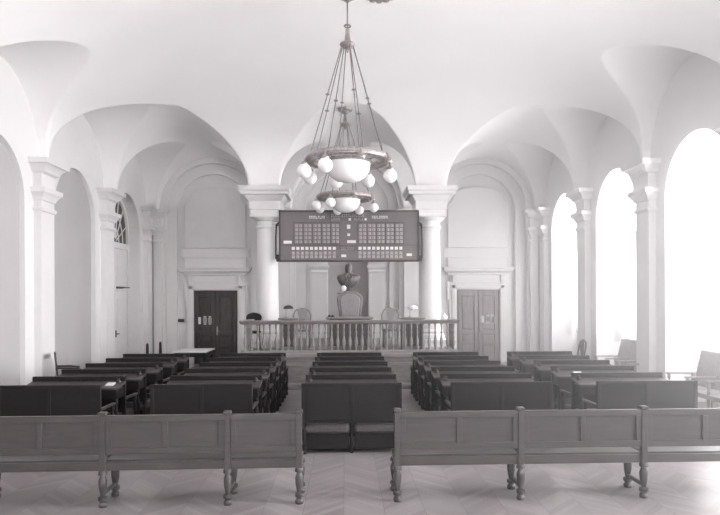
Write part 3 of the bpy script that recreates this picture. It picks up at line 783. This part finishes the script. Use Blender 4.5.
# side brackets that carry the board on the columns
for s_, xe, xc_ in ((-1, 0, -2.13 - x0), (1, bw, 2.17 - x0)):
    br = MB()
    br.tube([(xe, .06, bh * .80), (xe + s_ * .10, .06, bh * .74), (xe + s_ * .12, .12, bh * .5), (xe + s_ * .12, .12, bh * .05), (xe, .06, .0)], .02)
    br.tube([(xe, .06, bh * .12), (xc_ - s_ * .24, .35, bh * .12)], .02); br.tube([(xe, .06, bh * .74), (xc_ - s_ * .24, .35, bh * .74)], .02)
    br.box(xe - .04 + s_ * .06, xe + .04 + s_ * .06, 0, .12, -.02, .12)
    br.build('bracket', 'iron', t)

# ------------------------------------------------------------------ chandeliers
def chandelier(px, ring_py, Y, hub_py, label, zceil, phi, scale=1.0):
    p = at(px, ring_py, Y); hub = at(px, hub_py, Y)
    t = thing('chandelier', label, 'chandelier', (p.x, Y, p.z), phi, 'ring chandeliers')
    H = hub.z - p.z; R = .64 * scale
    MB().ring((0, 0, 0), [(R - .07, .055), (R + .02, .06), (R + .045, .02), (R + .04, -.03), (R, -.055), (R - .09, -.05), (R - .11, 0)], 64).build('ring', 'bronze', t, ang=30)
    MB().torus((0, 0, .0), R + .045, .014, 64, 8).build('rim_moulding', 'bronze', t)
    # bowl
    prof = [(-.33, .02), (-.325, .10), (-.30, .19), (-.25, .27), (-.18, .325), (-.09, .355), (-.0, .36), (.0, .34)]
    MB().lathe((0, 0, -.03), prof, 40).build('glass_bowl', 'globe', t)
    MB().ring((0, 0, -.03), [(.34, .02), (.38, .02), (.38, -.02), (.35, -.03)], 48).build('bowl_rim', 'bronze', t)
    for k in range(8):
        a = 2 * pi * k / 8; MB().tube([(cos(a) * .365, sin(a) * .365, -.02), (cos(a) * (R - .08), sin(a) * (R - .08), 0)], .012, 6).build('spoke', 'bronze', t)
    for k in range(8):
        a = 2 * pi * k / 8 + .001; c, s = cos(a), sin(a)
        arm = MB().tube([(c * R, s * R, -.01), (c * (R + .05), s * (R + .05), .03), (c * (R + .075), s * (R + .075), -.02), (c * (R + .075), s * (R + .075), -.06)], [.022, .018, .016, .02], 8)
        arm.lathe((c * (R + .075), s * (R + .075), -.12), [(0, .055), (.02, .06), (.05, .045), (.07, .015)], 14)
        arm = arm.build('globe_arm', 'bronze', t)
        if k not in (6, 7): MB().sphere((c * (R + .075), s * (R + .075), -.215), .115, 24, 14).build('globe', 'globe', t)
        b0 = Vector((c * (R - .02), s * (R - .02), .05)); b1 = Vector((c * .10, s * .10, H - .06))
        cn = MB().tube([b0, b1], .009, 6); m = b0.lerp(b1, .45 if k % 2 else .55); cn.torus((m.x, m.y, m.z), .028, .008, 12, 5)
        cn.sphere(b0, .03, 10, 6)
        cn.build('suspension_chain', 'chain', t)
    h = MB().lathe((0, 0, H - .16), [(0, .01), (.03, .025), (.07, .05), (.10, .11), (.13, .13), (.15, .12), (.17, .07), (.20, .05), (.30, .035), (.36, .03), (.38, .035)], 20)
    h.build('hub', 'bronze', t)
    ro = MB().tube([(0, 0, H + .2), (0, 0, zceil - p.z - .02)], .012, 8); ro.torus((0, 0, H + .27), .05, .012, 16, 6)
    ro.build('rod', 'chain', t)
    MB().lathe((0, 0, zceil - p.z - .12), [(0, .03), (.03, .07), (.07, .10), (.09, .17), (.12, .19), (.13, .19)], 24).build('canopy', 'bronze', t)
    return t
chandelier(348.0, 160.0, 9.9, 43, 'nearer brass ring chandelier with white globes, largest in the photo', 6.97, radians(16))
chandelier(345.5, 197.5, 14.8, 123, 'farther brass ring chandelier seen just above the voting board', 6.62, radians(16))
p = at(381, -3, 9.6)
ros = MB().lathe((0, 0, -.06), [(0, .05), (.02, .12), (.04, .2), (.05, .28), (.07, .3)], 24)
for k in range(12):
    a = 2 * pi * k / 12; ros.sphere((.22 * cos(a), .22 * sin(a), -.02), .06, 8, 6, sc=(1, 1, .5))
ros = ros.build('ceiling_rosette', 'bronze'); ros.location = (p.x, 9.9, 6.99)
tag(ros, 'round leafy rosette on the ceiling at the top edge of the photo', 'rosette')

# ------------------------------------------------------------------ near benches
def turned(h, r=.035):
    k = h
    return [(0, r * .95), (.03 * k / .4, r * 1.1), (.06 * k / .4, r * .7), (.08 * k / .4, r * 1.15), (.11 * k / .4, r * 1.15), (.125 * k / .4, r * .6), (.15 * k / .4, r * .7),
            (.22 * k / .4, r * 1.0), (.29 * k / .4, r * 1.05), (.33 * k / .4, r * .7), (.345 * k / .4, r * .62), (.355 * k / .4, r * 1.1), (.38 * k / .4, r * 1.1), (.40 * k / .4, r * .9)]
def long_bench(origin, rz, posts, npan, label):
    """origin at the reference post on the floor, bench runs along local x, its back faces the camera"""
    t = thing('long_bench', label, 'bench', origin, rz)
    PW = .030
    for i, x in enumerate(posts):
        MB().loft(x - PW, x + PW, -PW, PW, [(.36, 0), (.925, 0), (.93, .008), (.955, .008), (.96, 0)]).build('back_post', 'bench', t, bevel=.004)
        for yy in (0, .36):
            MB().lathe((x, yy, 0), turned(.37, .041), 16).build('leg', 'bench', t)
        MB().box(x - .025, x + .025, .03, .40, .36, .44).build('seat_bearer', 'bench', t, bevel=.004)
        MB().box(x - .018, x + .018, .03, .34, .115, .15).build('stretcher', 'bench', t, bevel=.004)
    for i in range(len(posts) - 1):
        a, b_ = posts[i] + PW, posts[i + 1] - PW; n = npan[i]
        bk = MB()
        bk.box(a, b_, -.022, .022, .86, .925); bk.box(a, b_, -.022, .022, .535, .60)
        st = .055; w_ = (b_ - a - st * (n + 1)) / n
        for k in range(n + 1): bk.box(a + k * (w_ + st), a + k * (w_ + st) + st, -.020, .020, .60, .86)
        bko = bk.build('backrest', 'bench', t, bevel=.004)
        for k in range(n):
            xa = a + st + k * (w_ + st); MB().box(xa, xa + w_, -.004, .004, .595, .865).build('panel', 'bench', bko)
        MB().box(a - .02, b_ + .02, .03, .46, .44, .47).build('seat', 'bench', t, bevel=.008)
        MB().box(a, b_, -.016, .016, .37, .455).build('seat_rail', 'bench', t, bevel=.004)
        MB().box(a, b_, .38, .40, .37, .44).build('seat_rail', 'bench', t, bevel=.004)
    return t
pr = at(299.5, 502, 6.35)
long_bench((pr.x, 6.33, 0), .022, [-5.72, -4.46, -3.21, -1.975, -.725, 0], [2, 2, 2, 2, 1], 'long oak bench with framed back in the left foreground')
pl = at(397.5, 500, 6.36)
long_bench((pl.x, 6.36, 0), .010, [0, 1.285, 2.585, 3.88, 5.17], [2, 2, 2, 2], 'long oak bench with framed back in the right foreground')

# ------------------------------------------------------------------ pews
def pew(w, desk, cat_label):
    t = thing('pew', cat_label, 'pew')
    h = w / 2
    bk = MB().box(-h, h, -.020, .020, .42, .95)
    bk = bk.build('backrest', 'pew', t, bevel=.008)
    rl = MB(); rl.box(-h, h, -.030, .030, .915, .955)
    rl.box(-h, -h + .05, -.028, -.012, .40, .92); rl.box(h - .05, h, -.028, -.012, .40, .92); rl.box(-.025, .025, -.028, -.012, .40, .92)
    rl.box(-h + .05, h - .05, -.028, -.012, .42, .46)
    rl.build('back_frame', 'pew', t, bevel=.004)
    for s_ in (-1, 1):
        xa, xb = sorted((s_ * .03, s_ * (h - .035)))
        MB().box(xa, xb, -.015, .50, .27, .405).build('seat', 'cushion', t, bevel=.04)
        MB().box(xa + .01, xb - .01, .04, .46, .06, .27).build('seat_box', 'pew', t, bevel=.006)
        MB().lathe((s_ * (h - .03), .47, 0), turned(.60, .030), 12).build('leg', 'pew', t)
        MB().lathe((s_ * (h - .03), .01, 0), turned(.42, .030), 12).build('leg', 'pew', t)
        MB().box(s_ * (h - .03) - .030, s_ * (h - .03) + .030, .02, .54, .60, .63).build('armrest', 'desk', t, bevel=.008)
    MB().box(-.02, .02, .03, .48, 0, .42).build('divider', 'pew', t, bevel=.004)
    if desk:
        dk = MB().add([(-h - .01, -.34, .795), (h + .01, -.34, .795), (h + .01, -.02, .855), (-h - .01, -.02, .855), (-h - .01, -.34, .825), (h + .01, -.34, .825), (h + .01, -.02, .885), (-h - .01, -.02, .885)],
                      [(0, 3, 2, 1), (4, 5, 6, 7), (0, 1, 5, 4), (2, 3, 7, 6), (1, 2, 6, 5), (0, 4, 7, 3)])
        dk.build('desk_top', 'desk', t, bevel=.004)
        MB().box(-h + .02, h - .02, -.31, -.03, .66, .80).build('desk_drawer_case', 'pew', t, bevel=.004)
        for s_ in (-1, 1):
            MB().lathe((s_ * (h - .04), -.29, 0), turned(.66, .030), 12).build('desk_leg', 'pew', t)
        MB().box(-h + .04, h - .04, -.30, -.28, .10, .13).build('footrail', 'pew', t, bevel=.004)
    return t
blocks = [('far left block', -4.02, 1.36), ('left aisle block', -2.005, 1.36), ('centre block', 0.005, 1.35), ('right aisle block', 2.035, 1.38), ('far right block', 4.03, 1.38)]
ordn = ['nearest the camera', 'second', 'third', 'fourth', 'fifth', 'sixth']
protoF = protoD = None
ROWY = [8.32 + .93 * r_ for r_ in range(6)]
rr = random.Random(7)
inkp = None
for bi, (bn, xc, w) in enumerate(blocks):
    for r_ in range(6):
        rowtxt = 'row %s' % ordn[r_] if r_ == 0 else ('%s row from the camera' % ordn[r_] if r_ < 5 else 'last row before the rostrum')
        lab = 'dark pew %s, %s, %s' % ('with desk on its back' if r_ else 'with plain back', bn, rowtxt)
        if r_ == 0:
            if protoF is None: o = protoF = pew(1.36, False, lab)
            else: o = dup(protoF, label=lab)
        else:
            if protoD is None: o = protoD = pew(1.36, True, lab)
            else: o = dup(protoD, label=lab)
        o.location = (xc, ROWY[r_], 0); o.rotation_euler = (0, 0, rr.uniform(-.004, .004)); o.scale = (w / 1.36, 1, 1)
        o['group'] = 'pews in the %s' % bn
        if r_:
            # an inkwell at the aisle end of the desk
            s_ = 1 if bi < 2 else -1
            if inkp is None:
                inkp = MB().lathe((0, 0, 0), [(0, .035), (.012, .036), (.03, .03), (.035, .018), (.05, .018), (.052, .022), (.058, .022)], 14).build('inkwell', 'iron'); k_ = inkp
            else:
                k_ = inkp.copy(); COL.objects.link(k_)
            k_.location = (xc + s_ * (w / 2 - .07), ROWY[r_] - .10, .871)
            k_.rotation_euler = (radians(10.6), 0, 0)
            tag(k_, 'small dark inkwell on the desk of the %s, %s' % (bn, rowtxt), 'inkwell', 'inkwells on the pew desks')
# loose papers
for (bi, r_, dx, lab) in ((0, 1, .52, 'white paper on the second-row desk of the far left block'), (4, 2, -.3, 'white paper on the third-row desk of the far right block')):
    pp = MB().box(-.06, .06, -.07, .07, 0, .004).build('paper_sheet', 'paper'); pp.location = (blocks[bi][1] + dx, ROWY[r_] - .17, .8585); pp.rotation_euler = (radians(10.6), 0, 0)
    tag(pp, lab, 'paper')

# ------------------------------------------------------------------ side seating
def wall_bench(y0, y1, label):
    """seats against the window niche, facing left"""
    t = thing('wall_bench', label, 'bench', (WW + .12, (y0 + y1) / 2, 0), 0, 'benches in the window niches')
    L = (y1 - y0); n = 3; w = L / n
    for k in range(n):
        ya = -L / 2 + k * w; yb = ya + w
        v = [(.02, ya + .01, .46), (.07, ya + .01, .46), (.16, ya + .01, 1.10), (.20, ya + .01, 1.10)]
        v += [(x, yb - .01, z) for x, _, z in v]
        MB().add(v, [(0, 1, 3, 2), (4, 6, 7, 5), (0, 2, 6, 4), (1, 5, 7, 3), (2, 3, 7, 6), (0, 4, 5, 1)]).build('backrest', 'bench_veiled', t, bevel=.012)
        MB().box(-.46, .03, ya + .01, yb - .01, .38, .46).build('seat', 'bench_veiled', t, bevel=.015)
    for k in range(n + 1):
        ya = -L / 2 + k * w
        MB().box(-.48, .10, ya - .025, ya + .025, .655, .69).build('armrest', 'bench_veiled', t, bevel=.006)
        MB().lathe((-.43, ya, 0), turned(.655, .028), 12).build('leg', 'bench_veiled', t)
        MB().box(.0, .05, ya - .025, ya + .025, 0, .66).build('leg', 'bench_veiled', t)
    return t
wall_bench(12.95, 14.75, 'three-seat wooden bench with high back in the middle window niche')
wall_bench(9.55, 11.42, 'three-seat wooden bench with high back at the right edge, nearest window')

def arm_chair(loc, rz, label):
    t = thing('arm_chair', label, 'chair', loc, rz)
    MB().box(-.25, .25, -.24, .22, .41, .46).build('seat', 'black', t, bevel=.01)
    MB().tube([(-.22, .22, .44), (-.22, .25, .7), (-.20, .29, 1.02)], .02).tube([(.22, .22, .44), (.22, .25, .7), (.20, .29, 1.02)], .02).box(-.21, .21, .26, .29, .92, 1.02).box(-.21, .21, .24, .265, .60, .66).box(-.05, .05, .25, .275, .66, .93).build('backrest', 'black', t, bevel=.006)
    for s_ in (-1, 1):
        MB().tube([(s_ * .23, .24, .72), (s_ * .26, -.05, .71), (s_ * .27, -.26, .68)], .02).build('armrest', 'black', t)
        MB().lathe((s_ * .25, -.21, 0), turned(.69, .022), 10).build('leg', 'black', t)
        MB().tube([(s_ * .21, .22, .42), (s_ * .22, .26, 0)], .018).build('leg', 'black', t)
    return t
arm_chair((-5.74, 12.75, 0), radians(115), 'black armchair against the left wall pilaster, seen from the side').scale = (.9, .85, 1)
splat_chair((5.78, 15.75, 0), radians(-90), 'dark narrow chair against the right wall beyond the pews', 'black')
def oval_chair(loc, rz, label):
    t = thing('oval_backed_chair', label, 'chair', loc, rz, 'oval backed chairs in the far left corner')
    MB().lathe((0, 0, .42), [(0, .19), (.02, .21), (.05, .20), (.06, .15)], 20).build('seat', 'pew', t)
    ob = MB(); pts = [(.17 * cos(2 * pi * i / 20), .20, .80 + .20 * sin(2 * pi * i / 20)) for i in range(21)]
    ob.tube(pts, .022, 8); ob.build('back_frame', 'pew', t)
    ob = MB().tube([(0, .20, .60), (0, .20, 1.0)], [.04, .03], 8).build('splat', 'pew', t)
    MB().tube([(-.08, .19, .46), (-.05, .2, .61)], .018).tube([(.08, .19, .46), (.05, .2, .61)], .018).build('back_post', 'pew', t)
    for a in (45, 135, 225, 315):
        a = radians(a); MB().tube([(.14 * cos(a), .14 * sin(a), .43), (.18 * cos(a), .18 * sin(a), 0)], [.02, .014]).build('leg', 'pew', t)
p = at(156, 349, 15.2); oval_chair((p.x, 15.2, 0), radians(103), 'left of two dark oval-backed chairs near the left corner')
p = at(164, 347, 15.7); oval_chair((p.x + .1, 15.75, 0), radians(103), 'right of two dark oval-backed chairs near the left corner')
# table with a pale top
ta = at(186, 350, 15.5)
t = thing('side_table', 'dark table with a pale top in front of the dark left door', 'table', (-3.85, 15.5, 0))
MB().box(-.42, .42, -.5, .5, .79, .82).build('table_top', 'paper', t, bevel=.006)
MB().box(-.37, .37, -.45, .45, .68, .79).build('apron', 'pew', t, bevel=.004)
for sx in (-1, 1):
    for sy in (-1, 1): MB().lathe((sx * .34, sy * .42, 0), turned(.68, .035), 12).build('leg', 'pew', t)
# light switch plate on the right pier
sp = at(643, 300, 12.5)
